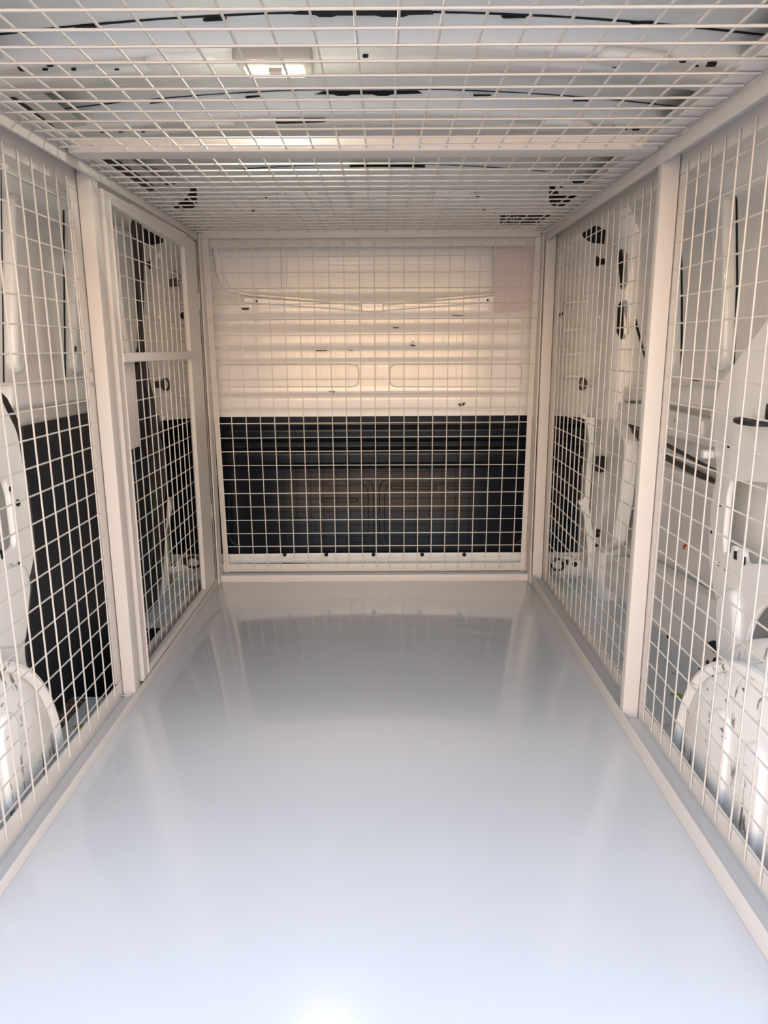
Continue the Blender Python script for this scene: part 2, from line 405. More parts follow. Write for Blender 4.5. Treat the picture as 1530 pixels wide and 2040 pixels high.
# recess edges either side of the centre column, long V bar, curved corner pressing
for (a_, b_) in ((432, 716), (775, 1040)):
    q = rnd(pY([(a_, 724), (b_, 724), (b_, 772), (a_, 772)], YW-.014), .03)
    bk.addmesh(sheet(q, (), .002, .006, frame=fY(YW-.0145)))
bk.addmesh(sheet(rnd(pY([(488, 592), (742, 610), (985, 590), (985, 603), (742, 622), (488, 604)], YW), .006), (), .014, .004, frame=fY(YW-.02)))
bk.addmesh(sheet(rnd(pY([(720, 602), (764, 602), (764, 622), (720, 622)], YW), .01), (), .020, .004, frame=fY(YW-.024)))
bk.addmesh(sheet(rnd(pY([(424, 490), (434, 490), (440, 540), (458, 574), (500, 584), (742, 604), (985, 583), (985, 590), (742, 611), (496, 591), (450, 582), (432, 552)], YW), .01), (), .006, .004, frame=fY(YW-.004)))
bk.addmesh(sheet(rnd(pY([(560, 470), (572, 470), (572, 575), (560, 575)], YW), .01), (), .004, .004, frame=fY(YW-.002)))
# bottom flange of the bulkhead
bk.box(-.80, .74, YW-.035, YW-.005, -.03, .075, .004)
bulk = tag(bk.build('wall_back', BODY_W), kind='structure')
# pink-white cardboard-like flat panel seen at upper right
k = MB(); k.addmesh(sheet(pY([(984, 470), (1092, 470), (1092, 614), (984, 622)], YW-.03), (), .004, frame=fY(YW-.03)))
k.build('cover_panel', mat('cover_pinkish', (.70, .60, .60), .6), bulk)
for (x, y) in ((511, 600), (742, 612), (972, 598)):
    k = MB(); q = at(x, y, 'Y', YW-.036); k.cyl(q, (0, 1, 0), .0035, .004, 10); k.build('hole', HOLE, bulk)
for (x, y) in ((1073, 628), (1120, 628)):
    k = MB(); q = at(x, y, 'Y', YW-.04); k.cyl(q, (0, 1, 0), .011, .01, 14); k.build('hole', HOLE, bulk)
# scraped paint marks
for pl in [[(480, 613), (497, 613), (494, 618), (488, 617), (484, 618)], [(628, 697), (652, 696), (652, 699), (628, 700)], [(818, 686), (828, 687), (826, 690), (818, 689)], [(819, 679), (825, 680), (823, 682)], [(912, 804), (928, 802), (924, 808), (916, 810)],
           [(783, 652), (794, 652), (794, 653.5), (783, 653.5)], [(690, 697), (706, 697), (700, 699)], [(650, 778), (668, 780), (664, 782)], [(900, 627), (926, 628), (924, 629.5), (902, 629)]]:
    patch(pl, (0, YW-.031, 0), (0, 1, 0), .001, LINE, 'paint_chip', bulk, lift=.001)
# dark lower half
YD = 2.635
prof = smooth_prof([(YD, zy(829, YD)), (YD, zy(846, YD)), (YD-.016, zy(856, YD)), (YD-.016, zy(870, YD)), (YD, zy(880, YD)), (YD, zy(888, YD)), (YD-.022, zy(902, YD)), (YD-.022, zy(918, YD)), (YD, zy(932, YD)), (YD, zy(950, YD)), (YD, .03)], 6)
dk = MB(); dk.add(thick(extrude_x(prof, -.80, .725, 1), .003))
for (a_, b_) in ((446, 745), (755, 1050)):
    o1 = rnd(pY([(a_, 952), (b_, 952), (b_, 1094), (a_, 1094)], YD), .05); o2 = rnd(pY([(a_+12, 962), (b_-12, 962), (b_-12, 1084), (a_+12, 1084)], YD), .045)
    dk.addmesh(sheet(o1, [o2], .003, .003, frame=fY(YD-.003)))
for (a_, b_, c0, c1) in ((485, 556, 992, 1000), (640, 712, 992, 1000), (778, 870, 968, 975), (890, 1000, 968, 975), (480, 530, 1068, 1080), (690, 740, 1068, 1080)):
    dk.addmesh(sheet(rnd(pY([(a_, c0), (b_, c0), (b_, c1), (a_, c1)], YD), .006), (), .004, .003, frame=fY(YD-.003)))
dk.addmesh(sheet(rnd(pY([(578, 1030), (625, 1030), (632, 1060), (572, 1060)], YD), .008), (), .006, .002, frame=fY(YD-.004)))
dk.addmesh(sheet(rnd(pY([(512, 955), (530, 955), (530, 972), (512, 972)], YD), .004), (), .006, .001, frame=fY(YD-.004)))
dk.addmesh(sheet(rnd(pY([(655, 955), (690, 955), (690, 975), (655, 975)], YD), .004), (), .006, .001, frame=fY(YD-.004)))
lower = dk.build('lower_panel', DARKP, bulk)
# strip below the dark half, with drain holes and a worn edge
YS = 2.615
k = MB(); k.addmesh(sheet(pY([(432, 1104), (620, 1102), (1062, 1100), (1062, 1150), (432, 1150)], YS), (), .004, frame=fY(YS))); k.build('sill_strip', BODY, bulk)
for x in (567, 650, 744, 841, 925):
    k = MB(); k.cyl(at(x, 1105, 'Y', YS-.004), (0, 1, 0), .0075, .004, 16); k.build('hole', HOLE, bulk)
for pl in [[(470, 1123), (560, 1122), (560, 1126), (490, 1126)], [(560, 1121), (640, 1122), (640, 1127), (580, 1127)], [(650, 1123), (760, 1124), (750, 1127), (660, 1126)], [(770, 1124), (880, 1122), (870, 1125), (780, 1126)], [(900, 1123), (1000, 1123), (985, 1126), (905, 1125)], [(1005, 1122), (1042, 1123), (1030, 1126)]]:
    patch(pl, (0, YS-.003, 0), (0, 1, 0), .001, LINE, 'paint_chip', bulk, lift=.001)
# wires' door seam lines etc: vertical return flanges at both ends (curved pillars)
def pillar(name, plan, z0, z1, n, m_=BODY):
    b = bmesh.new(); pts = rnd(plan, .04, 6)
    A = [b.verts.new((x, y, z0)) for x, y in pts]; B = [b.verts.new((x, y, z1)) for x, y in pts]
    for i in range(len(pts)-1): b.faces.new((A[i], A[i+1], B[i+1], B[i]))
    k = MB(); k.add(thick(b, .002)); return k.build(name, m_)
pr = tag(pillar('trim_9', [(.56, 2.65, 0), (.60, 2.63, .04), (.655, 2.60, .05), (.715, 2.52, .05), (.735, 2.40, .04), (.762, 2.375, .02), (.799, 2.37, 0)], .585, 1.30, 9), kind='structure')
pr2 = tag(pillar('trim_10', [(.725, 2.66, 0), (.722, 2.54, .03), (.735, 2.40, .04), (.762, 2.375, .02), (.799, 2.37, 0)], -.03, .585, 10), kind='structure')
plf = tag(pillar('trim_11', [(-.60, 2.65, 0), (-.645, 2.63, .04), (-.70, 2.60, .05), (-.76, 2.54, .05), (-.775, 2.44, .04), (-.82, 2.44, 0)], .585, 1.30, 11), kind='structure')
def pstrip(par, name, pts, x, t=.006, bev=.003, m_=BODY, r=.01):
    k = MB(); k.addmesh(sheet(rnd(pX(pts, x), r), (), t, bev, frame=fX(x))); return k.build(name, m_, par)

# ---- left B-pillar features (pixels on plane Y)
def yhole(px, py, y, rx, rz, par, m_=HOLE, name='hole', dep=.006):
    q = at(px, py, 'Y', y); k = MB()
    k.addmesh(sheet([(q.x+rx*math.cos(a*math.pi/9), q.z+rz*math.sin(a*math.pi/9)) for a in range(18)], (), dep, frame=fY(y))); return k.build(name, m_, par)
def ypoly(pts, y, par, name, m_, t=.004, bev=0, r=.004):
    k = MB(); k.addmesh(sheet(rnd(pY(pts, y), r), (), t, bev, frame=fY(y))); return k.build(name, m_, par)
PT = bvh(plf, cl, header)
decal([(270, 445), (300, 462), (325, 476), (324, 484), (305, 488), (288, 487), (276, 480)], PT, 'opening', HOLE, plf)
decal([(286, 522), (297, 521), (298, 514), (301, 516), (302, 534), (297, 537), (295, 529), (286, 528)], PT, 'slot', HOLE, plf)
yhole(366, 629, 2.56, .012, .012, plf)
ypoly([(268, 432), (282, 450), (284, 560), (284, 660), (296, 760), (312, 826), (330, 900), (335, 960), (330, 1010), (322, 1150), (300, 1212), (286, 1212), (284, 1000), (270, 700), (262, 560), (264, 450)], 2.40, plf, 'door_seal', RUBBER, .03, .004, .01)
for (pl) in [[(310, 505), (325, 500), (322, 516), (308, 520)]]: ypoly(pl, 2.43, plf, 'boss', BODY, .01, .004)
for (x, y, r_) in ((293, 632, .009), (320, 632, .006), (300, 660, .005)): yhole(x, y, 2.44, r_, r_, plf, BODY, 'stud', .016)
# horizontal pressings on pillars
for (y0, y1) in ((598, 606), (650, 658), (712, 720), (782, 790)):
    ypoly([(318, y0), (384, y0+2), (384, y1+2), (318, y1)], 2.565, plf, 'rib', BODY, .012, .006, .01)
# lower left door-post remnant and floor plate
ypoly([(329, 986), (341, 995), (344, 1010), (338, 1040), (333, 1060), (338, 1125), (336, 1165), (325, 1185), (320, 1190), (326, 1130), (325, 1020)], 2.48, plf, 'lower_flange', BODY, .02, .003)
ypoly([(334, 1119), (354, 1118), (358, 1110), (382, 1107), (404, 1110), (404, 1135), (375, 1135), (334, 1143)], 2.55, plf, 'lower_bracket', BODY, .006, .001)
yhole(346, 1124, 2.543, .009, .009, plf); 
# ---- right pillar features
PT2 = bvh(pr, crr, header)
decal([(1162, 455), (1175, 448), (1186, 446), (1192, 456), (1207, 459), (1204, 486), (1180, 484), (1165, 476), (1159, 468)], PT2, 'opening', HOLE, pr)
decal([(1189, 509), (1192, 515), (1204, 515), (1208, 521), (1204, 527), (1192, 528), (1189, 532), (1187, 522)], PT2, 'slot', HOLE, pr)
for (y0, y1) in ((598, 604), (652, 660), (700, 708), (745, 752)):
    ypoly([(1122, y0+2), (1176, y0), (1180, y0+4), (1178, y1), (1122, y1+2)], 2.56, pr, 'rib', BODY, .012, .006, .01)
for (x, y, r_) in ((1197, 632, .011), (1201, 601, .006), (1201, 585, .003), (1183, 724, .004)): yhole(x, y, 2.50, r_, r_, pr, BODY, 'stud', .016)
for (x, y, r_) in ((1191, 1058, .008), (1190, 1066, .008), (1188, 1086, .007)): yhole(x, y, 2.36, r_, r_*.9, pr2)
ypoly([(1187, 909), (1195, 909), (1196, 906), (1200, 908), (1208, 910), (1207, 938), (1194, 942), (1186, 938)], 2.36, pr2, 'opening', HOLE, .004, 0, .001)
ypoly([(1100, 1112), (1120, 1108), (1138, 1110), (1142, 1116), (1160, 1117), (1160, 1148), (1140, 1145), (1100, 1143)], 2.57, pr2, 'lower_bracket', BODY, .006, .001)
yhole(1145, 1124, 2.562, .009, .009, pr2)
ypoly([(1165, 830), (1172, 880), (1164, 960), (1163, 990), (1150, 1000), (1160, 1020), (1166, 1060), (1170, 1120), (1172, 1150), (1182, 1152), (1180, 1060), (1172, 1010), (1180, 900), (1184, 830)], 2.47, pr2, 'wavy_flange', BODY, .02, .004)
yhole(1163, 829, 2.47, .009, .009, pr2, BODY, 'stud', .02)
yhole(326, 831, 2.47, .009, .009, plf, BODY, 'stud', .02)

# ---- left side: sliding door inner panel (plane X = -.80)
XL = -.80
sd = thing('sliding_door', 'white pressed steel sliding door behind the left mesh, dark lining on its lower half', 'van door', (XL, 2.0, 0))
k = MB()
base = [(1.49, -.02), (2.42, -.02), (2.42, 1.24), (1.49, 1.24)]
k.addmesh(sheet(rnd(base, .05), (), .02, .004, frame=fX(XL-.012)))
# raised frame around the blanked window, beads between
fr_out = rnd(pX([(0, 300), (150, 358), (175, 500), (185, 830), (0, 800)], XL), .01)
k.addmesh(sheet(rnd(pX([(5, 392, .06), (22, 384, .06), (38, 400, .06), (42, 720, .06), (28, 748, .06), (12, 730, .06)], XL), .05), (), .012, .012, frame=fX(XL+.004)))
k.addmesh(sheet(rnd(pX([(133, 415), (146, 420), (156, 735), (148, 748), (136, 735)], XL), .03), (), .012, .010, frame=fX(XL+.004)))
k.addmesh(sheet(rnd(pX([(0, 765), (190, 752), (190, 800), (0, 818)], XL), .02), (), .014, .012, frame=fX(XL+.006)))
k.addmesh(sheet(rnd(pX([(0, 322), (130, 385), (130, 400), (0, 340)], XL), .02), (), .010, .008, frame=fX(XL+.002)))
k.addmesh(sheet(rnd(pX([(222, 445), (256, 462), (262, 560), (266, 700), (250, 716), (238, 640), (222, 520)], -.79), .03), (), .012, .010, frame=fX(-.79)))
k.build('inner_panel', BODY, sd)
for pl in [[(124, 418), (127.5, 419), (129, 600), (131, 762), (128, 762), (125.5, 600)], [(0, 330), (1.5, 331), (8, 762), (5, 762)]]:
    k = MB(); k.addmesh(sheet(pX(pl, XL+.001), (), .003, frame=fX(XL+.001))); k.build('panel_gap', HOLE, sd)
for (x, y, rx, ry) in ((28, 453, 2.6, 7), (33, 695, 2.3, 6.5), (151, 695, 1.7, 6)):
    k = MB(); k.addmesh(sheet(pX(ell(x, y, rx, ry), XL+.018), (), .002, frame=fX(XL+.018))); k.build('hole', HOLE, sd)
k = MB(); k.addmesh(sheet(rnd(pX([(162, 768), (175, 762), (179, 796), (167, 797)], XL), .01), (), .02, .004, frame=fX(XL+.02))); k.build('door_handle', RUBBER, sd)
k = MB(); k.addmesh(sheet(rnd(pX([(30, 850), (182, 819), (262, 805), (296, 900), (305, 1250), (250, 1420), (100, 1420), (30, 1350)], XL), .01), (), .008, .002, frame=fX(XL+.012))); k.build('lower_lining', LINER, sd)
k = MB(); k.addmesh(sheet(rnd(pX([(265, 722), (275, 724), (285, 770), (300, 890), (262, 890), (262, 740)], -.78), .01), (), .02, .003, frame=fX(-.78))); k.build('edge_lining', LINER, sd)
k = MB(); k.tube([at(x, y, 'X', -.745) for (x, y) in ((-20, 775), (5, 800), (26, 842), (38, 900), (50, 965), (60, 1040), (66, 1110), (56, 1180), (48, 1240), (44, 1300), (52, 1345))], .011, 10); k.build('rubber_seal', RUBBER, sd)

# ---- left rear pillar above the wheel arch (plane X = -.72)
XP = -.72
k = MB()
k.addmesh(sheet(rnd(pX([(-160, 560), (-60, 640), (0, 800), (30, 860), (42, 930), (57, 1030), (64, 1110), (50, 1170), (44, 1300), (56, 1360), (-20, 1420), (-500, 1500), (-700, 900)], XP), .02), [rnd(pX([(-45, 960), (5, 958), (14, 990), (24, 1070), (25, 1085), (16, 1094), (5, 1100), (-40, 1110)], XP), .01)], .004, .004, frame=fX(XP)))
k.addmesh(sheet(rnd(pX([(-60, 1150), (40, 1120), (52, 1160), (40, 1290), (-60, 1300)], XP), .03), (), .006, .012, frame=fX(XP)))
k.addmesh(sheet(pX([(-200, 600), (400, 600), (400, 602), (-200, 602)], -.9), (), .002, frame=fX(-.9)))
lp = tag(k.build('trim_12', BODY), kind='structure')
for (x, y, r_) in ((22, 974, .006), (36, 1002, .007), (23, 1132, .009), (39, 1124, .006), (34, 1228, .006)):
    q = at(x, y, 'X', XP+.007); k = MB(); k.addmesh(sheet([(q.y+r_*math.cos(a*math.pi/8), q.z+r_*math.sin(a*math.pi/8)) for a in range(16)], (), .002, frame=fX(XP+.007))); k.build('hole', HOLE, lp)
for pl in [[(0, 1095), (6, 1096), (6, 1112), (3, 1115), (0, 1110)]]:
    k = MB(); k.addmesh(sheet(pX(pl, XP+.005), (), .003, frame=fX(XP+.005))); k.build('slot', HOLE, lp)

# ---- right side wall (plane X = .80)
XR = .80
k = MB()
k.addmesh(sheet([(YR, -.03), (2.60, -.03), (2.60, 1.24), (YR, 1.24)], [rnd(pX([(1231, 500), (1238, 495), (1250, 498), (1251, 520), (1249, 572), (1243, 577), (1236, 574), (1233, 540)], XR), .02), rnd(pX([(1232, 602), (1240, 597), (1252, 602), (1253, 665), (1246, 676), (1232, 674), (1229, 660)], XR), .02)], .004, frame=fX(XR)))
# vertical beads
k.addmesh(sheet(rnd(pX([(1428, 395), (1462, 386), (1464, 560), (1458, 720), (1446, 742), (1434, 736), (1430, 700), (1438, 560)], XR), .04), (), .012, .012, frame=fX(XR-.006)))
k.addmesh(sheet(rnd(pX([(1336, 430), (1352, 425), (1350, 600), (1346, 726), (1338, 738), (1330, 720), (1334, 600)], XR), .03), (), .012, .010, frame=fX(XR-.006)))
k.addmesh(sheet(rnd(pX([(1428, 420), (1433, 420), (1428, 730), (1424, 730)], XR), .004), (), .010, .003, frame=fX(XR-.006)))
# ledge below the blanked windows and the box member
k.addmesh(sheet(rnd(pX([(1180, 770), (1440, 768), (1560, 790), (1560, 840), (1300, 800), (1180, 800)], XR), .02), (), .02, .014, frame=fX(XR-.008)))
k.addmesh(sheet(rnd(pX([(1232, 800), (1300, 806), (1440, 838), (1430, 892), (1232, 836)], XR-.02), .01), (), .03, .006, frame=fX(XR-.02)))
k.addmesh(sheet(rnd(pX([(1310, 818), (1412, 838), (1410, 870), (1308, 848)], XR-.03), .01), (), .022, .004, frame=fX(XR-.032)))
k.addmesh(sheet(rnd(pX([(1225, 885), (1440, 965), (1440, 990), (1225, 905)], XR), .01), (), .012, .008, frame=fX(XR-.006)))
k.addmesh(sheet(rnd(pX([(1180, 1105), (1290, 1112), (1445, 1200), (1445, 1330), (1420, 1330), (1180, 1140)], XR-.03), .01), (), .03, .004, frame=fX(XR-.03)))
# panel by the B-pillar with soft edges
k.addmesh(sheet(rnd(pX([(1186, 822), (1240, 840), (1262, 880), (1250, 1000), (1235, 1085), (1190, 1110), (1176, 1000)], XR-.05), .03), (), .02, .012, frame=fX(XR-.05)))
rw = tag(k.build('wall_right', BODY), kind='structure')
for pl in [[(1355, 440), (1357, 440), (1360, 600), (1359, 744), (1356, 744), (1357, 600)], [(1466, 390), (1468.5, 400), (1470, 560), (1464, 700), (1462, 735), (1468, 750), (1480, 759), (1479, 761), (1465, 753), (1459, 738), (1462, 700), (1467, 560)],
           [(1268, 450), (1272, 449), (1266, 480), (1264, 530), (1268, 640), (1290, 728), (1288, 728), (1265, 645), (1262, 530), (1264, 480)],
           [(1376, 756), (1392, 758), (1392, 759.5), (1376, 757.5)]]:
    k2 = MB(); k2.addmesh(sheet(pX(pl, XR-.003), (), .002, frame=fX(XR-.003))); k2.build('panel_gap', HOLE, rw)
for pl, x in (([(1236, 852), (1300, 866), (1427, 936), (1425, 942), (1300, 876), (1236, 858)], XR-.037), ([(1236, 872), (1300, 892), (1430, 958), (1428, 970), (1300, 904), (1236, 882)], XR-.014)):
    k2 = MB(); k2.addmesh(sheet(pX(pl, x), (), .002, frame=fX(x))); k2.build('slot', LINE, rw)
for (x, y, rx, ry, X_) in ((1436, 425, 2, 4.5, XR-.022), (1434, 707, 1.6, 4, XR-.022), (1333, 705, 1.3, 3.5, XR-.022), (1395, 849, 1.3, 3, XR-.046), (1344, 838, 1, 2.5, XR-.046), (1331, 804, 7, 1.2, XR-.024), (1357, 809, 7, 1.4, XR-.024), (1266, 818, 1, 3, XR-.03), (1253, 845, 1, 3, XR-.037)):
    k2 = MB(); k2.addmesh(sheet(pX(ell(x, y, rx, ry), X_), (), .002, frame=fX(X_))); k2.build('hole', HOLE, rw)
for (x, y, rx, ry) in ((1330, 1268, 1.5, 4), (1409, 1320, 2.2, 5), (1394, 1334, 1.6, 4)):
    k2 = MB(); k2.addmesh(sheet(pX(ell(x, y, rx, ry), XR-.052), (), .002, frame=fX(XR-.052))); k2.build('hole', HOLE, rw)
for pl in [[(1407, 1281), (1420, 1276), (1428, 1277), (1428, 1302), (1424, 1302)], [(1421, 1312), (1427, 1309), (1427, 1328), (1420, 1326)]]:
    k2 = MB(); k2.addmesh(sheet(pX(pl, XR-.053), (), .002, frame=fX(XR-.053))); k2.build('slot', HOLE, rw)
for (x, y) in ((1366, 1085), (1363, 1090)):
    k2 = MB(); k2.addmesh(sheet(pX(ell(x, y, 2, 5), XR-.003), (), .002, frame=fX(XR-.003))); k2.build('red_mark', mat('red_crayon', (.5, .12, .08), .7), rw)
RT = bvh(rw, pr)
for pl in ([(1231, 505), (1238, 496), (1246, 497), (1251, 510), (1250, 565), (1244, 577), (1237, 572)], [(1231, 610), (1238, 598), (1248, 598), (1253, 612), (1252, 665), (1245, 676), (1235, 674), (1229, 662)]):
    decal(pl, RT, 'opening', GREYSK, rw, .002, .003)
    decal([(x*.45+1234*.55 if x > 1240 else x, y) for x, y in pl], RT, 'opening', HOLE, rw, .003, .003)
# ---- right rear pillar (plane X = .70) with the large cut-out
XQ = .70
k = MB()
outer = pX([(1600, 560), (1530, 640), (1440, 760), (1418, 830), (1430, 905), (1432, 945), (1420, 1010), (1415, 1100), (1420, 1150), (1432, 1200), (1434, 1340), (1460, 1420), (1900, 1500), (2200, 900), (2200, 500)], XQ)
cut = pX([(1449, 1095), (1447, 1070), (1455, 985), (1462, 960), (1476, 958), (1600, 968), (1600, 1130), (1512, 1122), (1500, 1124), (1489, 1118), (1487, 1098), (1480, 1090), (1474, 1100), (1470, 1088), (1462, 1086), (1460, 1102), (1449, 1100)], XQ)
k.addmesh(sheet(rnd(outer, .02), [rnd(cut, .006), rnd(pX([(1492, 1312), (1494, 1272), (1505, 1236), (1522, 1212), (1560, 1195), (1620, 1200), (1620, 1312)], XQ), .01)], .004, .004, frame=fX(XQ)))
k.addmesh(sheet(rnd(pX([(1436, 1180), (1480, 1165), (1484, 1300), (1440, 1330)], XQ), .05), (), .008, .014, frame=fX(XQ)))
k.addmesh(sheet(rnd(pX([(1417, 895), (1426, 897), (1424, 915), (1416, 912)], XQ), .01), (), .02, .004, frame=fX(XQ-.01)))
rpl = tag(k.build('trim_13', BODY), kind='structure')
for (x, y, rx, ry) in ((1451, 889, 1.8, 4), (1435, 1005, 1.8, 4), (1417, 1060, 1, 3), (1432, 1124, 1.8, 4), (1447, 1134, 3, 6), (1437, 1231, 1.8, 4)):
    k2 = MB(); k2.addmesh(sheet(pX(ell(x, y, rx, ry), XQ-.007), (), .002, frame=fX(XQ-.007))); k2.build('hole', HOLE, rpl)
for pl in [[(1463, 1098), (1467, 1098), (1467, 1115), (1462, 1113)], [(1480, 1108), (1485, 1110), (1484, 1126), (1480, 1125)]]:
    k2 = MB(); k2.addmesh(sheet(pX(pl, XQ-.007), (), .002, frame=fX(XQ-.007))); k2.build('slot', HOLE, rpl)
# inner skin seen through the cut-out
k = MB(); k.addmesh(sheet(pX([(1440, 900), (1700, 900), (1700, 1180), (1440, 1180)], .76), (), .004, frame=fX(.76))); k.build('inner_skin', BODY, rpl)
k = MB(); k.addmesh(sheet(pX([(-120, 900), (40, 900), (40, 1160), (-120, 1160)], -.78), (), .004, frame=fX(-.78))); k.build('inner_skin', BODY, lp)

# ---- wheel arches
def wheel_arch(xi, xo, yc, r, label, cat='wheel arch', legs=()):
    sg = 1 if xo > xi else -1
    root = thing('wheel_arch', label, cat, (xi, yc, -.025))
    b = bmesh.new(); n = 36; rows = []
    # profile from inner face outward: (x offset, radius)
    pr_ = [(0, 0), (0, r*.55), (.000, r-.075), (.004, r-.045), (.016, r-.020), (.036, r-.004), (.055, r-.001), (.058, r+.022), (.075, r+.036), (.12, r+.040), (abs(xo-xi), r+.040)]
    for i in range(n+1):
        a = math.pi*i/n; ca, sa = math.cos(a), math.sin(a)
        row = []
        for (dx, rr) in pr_:
            # flattened top: superellipse
            e = 2.3; sc = (abs(ca)**e+abs(sa)**e)**(-1/e)
            row.append(b.verts.new((xi+sg*dx, yc+rr*sc*ca, -.025+rr*sc*sa*.93)))
        rows.append(row)
    for i in range(n):
        for j in range(len(pr_)-1): b.faces.new((rows[i][j], rows[i][j+1], rows[i+1][j+1], rows[i+1][j]))
    bmesh.ops.remove_doubles(b, verts=b.verts[:], dist=.0005)
    k = MB(); k.add(b)
    shell = k.build('shell', ARCH, root, 50)
    k = MB()                                          # vertical pressed beads on the inner face
    for dy in (-.22, -.10, .03, .15):
        k.addmesh(sheet(stad(yc+dy, .10, .06, .17+.03*math.cos(dy*5)), (), .001, .007, frame=fX(xi)))
    k.build('bead', ARCH, root)
    k = MB()                                          # welded foot flange
    k.addmesh(sheet(rnd([(xi-sg*.004, yc-r), (xo, yc-r-.05), (xo, yc+r+.05), (xi-sg*.004, yc+r)], .04), (), .004, frame=fZ(-.023)))
    k.build('flange', ARCH, root)
    # rim bead following the arch
    k = MB(); k.tube([(xi+sg*.012, yc+(r-.012)*math.cos(a)*(abs(math.cos(a))**2.3+abs(math.sin(a))**2.3)**(-1/2.3), -.025+(r-.012)*.93*math.sin(a)*(abs(math.cos(a))**2.3+abs(math.sin(a))**2.3)**(-1/2.3)) for a in [math.pi*t/40 for t in range(41)]], .011, 8)
    k.build('rim', ARCH, root)
    return root
wheel_arch(.600, .79, 1.03, .362, 'large scuffed white wheel arch bulging beside the right cage wall')
wheel_arch(-.675, -.775, 1.03, .368, 'white wheel arch in the lower left corner behind the left mesh')

# ---- tie-down rings
def ring(name, label, c, rx, rz, tilt, par_plane, tr_=.006, brk=None):
    root = thing('tie_down_ring', label, 'tie-down ring', c, 'black lashing rings on the van body')
    k = MB(); R = Matrix.Rotation(math.radians(tilt[0]), 4, 'X') @ Matrix.Rotation(math.radians(tilt[1]), 4, 'Z')
    k.tube([Vector(c)+R @ Vector((rx*math.cos(a*math.pi/12), 0, rz*math.sin(a*math.pi/12))) for a in range(24)], tr_, 8, closed=True); k.build('ring', RUBBER, root)
    k = MB(); k.box(*brk, .004); k.build('bracket', RUBBER, root); return root
q = at(330, 766, 'Y', 2.47); ring('a', 'black lashing ring half way up the left front pillar behind the cage door', q, .012, .018, (0, 20), 0, .0045, (q.x-.042, q.x-.006, 2.472, 2.492, q.z-.011, q.z+.011))
q = at(1160, 765, 'Y', 2.53); ring('b', 'black lashing ring half way up the right front pillar', q, .010, .018, (0, -20), 0, .0045, (q.x+.004, q.x+.036, 2.532, 2.55, q.z-.011, q.z+.011))
q = at(385, 1120, 'Y', 2.53); ring('c', 'black lashing ring at floor level, left end of the bulkhead', q, .026, .020, (0, 0), 0, .005, (q.x-.045, q.x-.022, 2.532, 2.55, q.z-.012, q.z+.014))
q = at(1112, 1125, 'Y', 2.55); ring('d', 'black lashing ring at floor level, right end of the bulkhead', q, .022, .022, (0, 0), 0, .005, (q.x+.014, q.x+.042, 2.552, 2.566, q.z-.006, q.z+.016))
q = at(1504, 840, 'X', .675); ring('e', 'black lashing ring held out flat from the right rear pillar', q, .028, .045, (90, 0), 0, .005, (q.x+.005, q.x+.03, q.y-.05, q.y-.02, q.z+.004, q.z+.035))

# ================================================================== THE CAGE
G_R = 'white angle steel rails of the cage'
ZL, ZR = .018, .030                                   # ledge heights left and right
TL, TR_ = 1.171, 1.160                                # underside of the top ledges
XLi, XLo, XRi, XRo = -.597, -.630, .523, .560
Y0, Y1 = YR+.02, 2.50
def rail(name, label, boxes, cat='steel rail'):
    k = MB()
    for bx in boxes: k.box(*bx, .0012)
    o = k.build(name, CAGE); tag(o, label, cat); return o
rail('bottom_rail', 'white step-shaped rail along the left edge of the floor', [(XLi-.003, XLi, Y0, Y1, -.018, .022), (XLo-.006, XLi-.002, Y0, Y1, -.018, .006), (XLo-.006, XLo-.002, Y0, Y1, .004, .054)])
rail('bottom_rail', 'white step-shaped rail along the right edge of the floor', [(XRi, XRi+.003, Y0, Y1, -.018, .036), (XRi+.002, XRo+.006, Y0, Y1, -.018, .020), (XRo+.002, XRo+.006, Y0, Y1, .018, .060)])
rail('top_rail', 'white top rail above the left mesh wall and door', [(XLi-.003, XLi, Y0, Y1, TL, 1.199), (XLo-.006, XLi-.002, Y0, Y1, 1.187, 1.199), (XLo-.006, XLo-.002, Y0, 1.632, 1.146, 1.189), (XLi-.004, XLi+.030, Y0, Y1, 1.197, 1.200)])
rail('top_rail', 'white top rail above the right mesh wall', [(XRi, XRi+.003, Y0, Y1, TR_, 1.186), (XRi+.002, XRo+.006, Y0, Y1, 1.177, 1.186), (XRo+.002, XRo+.006, Y0, Y1, 1.140, 1.179), (XRi-.036, XRi+.004, Y0, Y1, 1.193, 1.196)])
YBm = 2.545
rail('bottom_rail', 'white rail at the foot of the bulkhead mesh', [(-.592, .520, 2.522, 2.555, -.001, .024), (-.60, .53, 2.572, 2.576, .022, .052)])
rail('top_rail', 'white rail across the head of the bulkhead mesh', [(-.592, .512, 2.500, 2.535, 1.176, 1.200), (-.60, .53, 2.535, 2.539, 1.152, 1.178)])
rail('roof_crossbar', 'white angle crossbar dividing the overhead mesh in two', [(XLi+.004, XRi-.004, 1.490, 1.538, 1.188, 1.191), (XLi+.004, XRi-.004, 1.488, 1.491, 1.188, 1.213)], 'crossbar')
def post(label, boxes):
    k = MB()
    for bx in boxes: k.box(*bx, .0012)
    return tag(k.build('upright_post', CAGE), label, 'post')
post('white upright between left mesh wall and cage door', [(XLo, XLi-.0035, 1.612, 1.648, .0062, 1.1868), (XLo-.006, XLo-.002, 1.580, 1.620, .0565, 1.1455)])
post('broad white upright splitting the right mesh wall', [(XRi+.0035, XRo, 1.478, 1.500, .0202, 1.1768), (XRo+.002, XRo+.006, 1.450, 1.500, .0605, 1.1395)])
post('white corner upright on the right of the bulkhead mesh', [(XRi+.0035, XRo, 2.480, 2.4995, .0202, 1.1768), (XRo+.002, XRo+.006, 2.42, 2.50, .0605, 1.1395), (.518, .5225, 2.485, 2.545, 0, 1.19)])
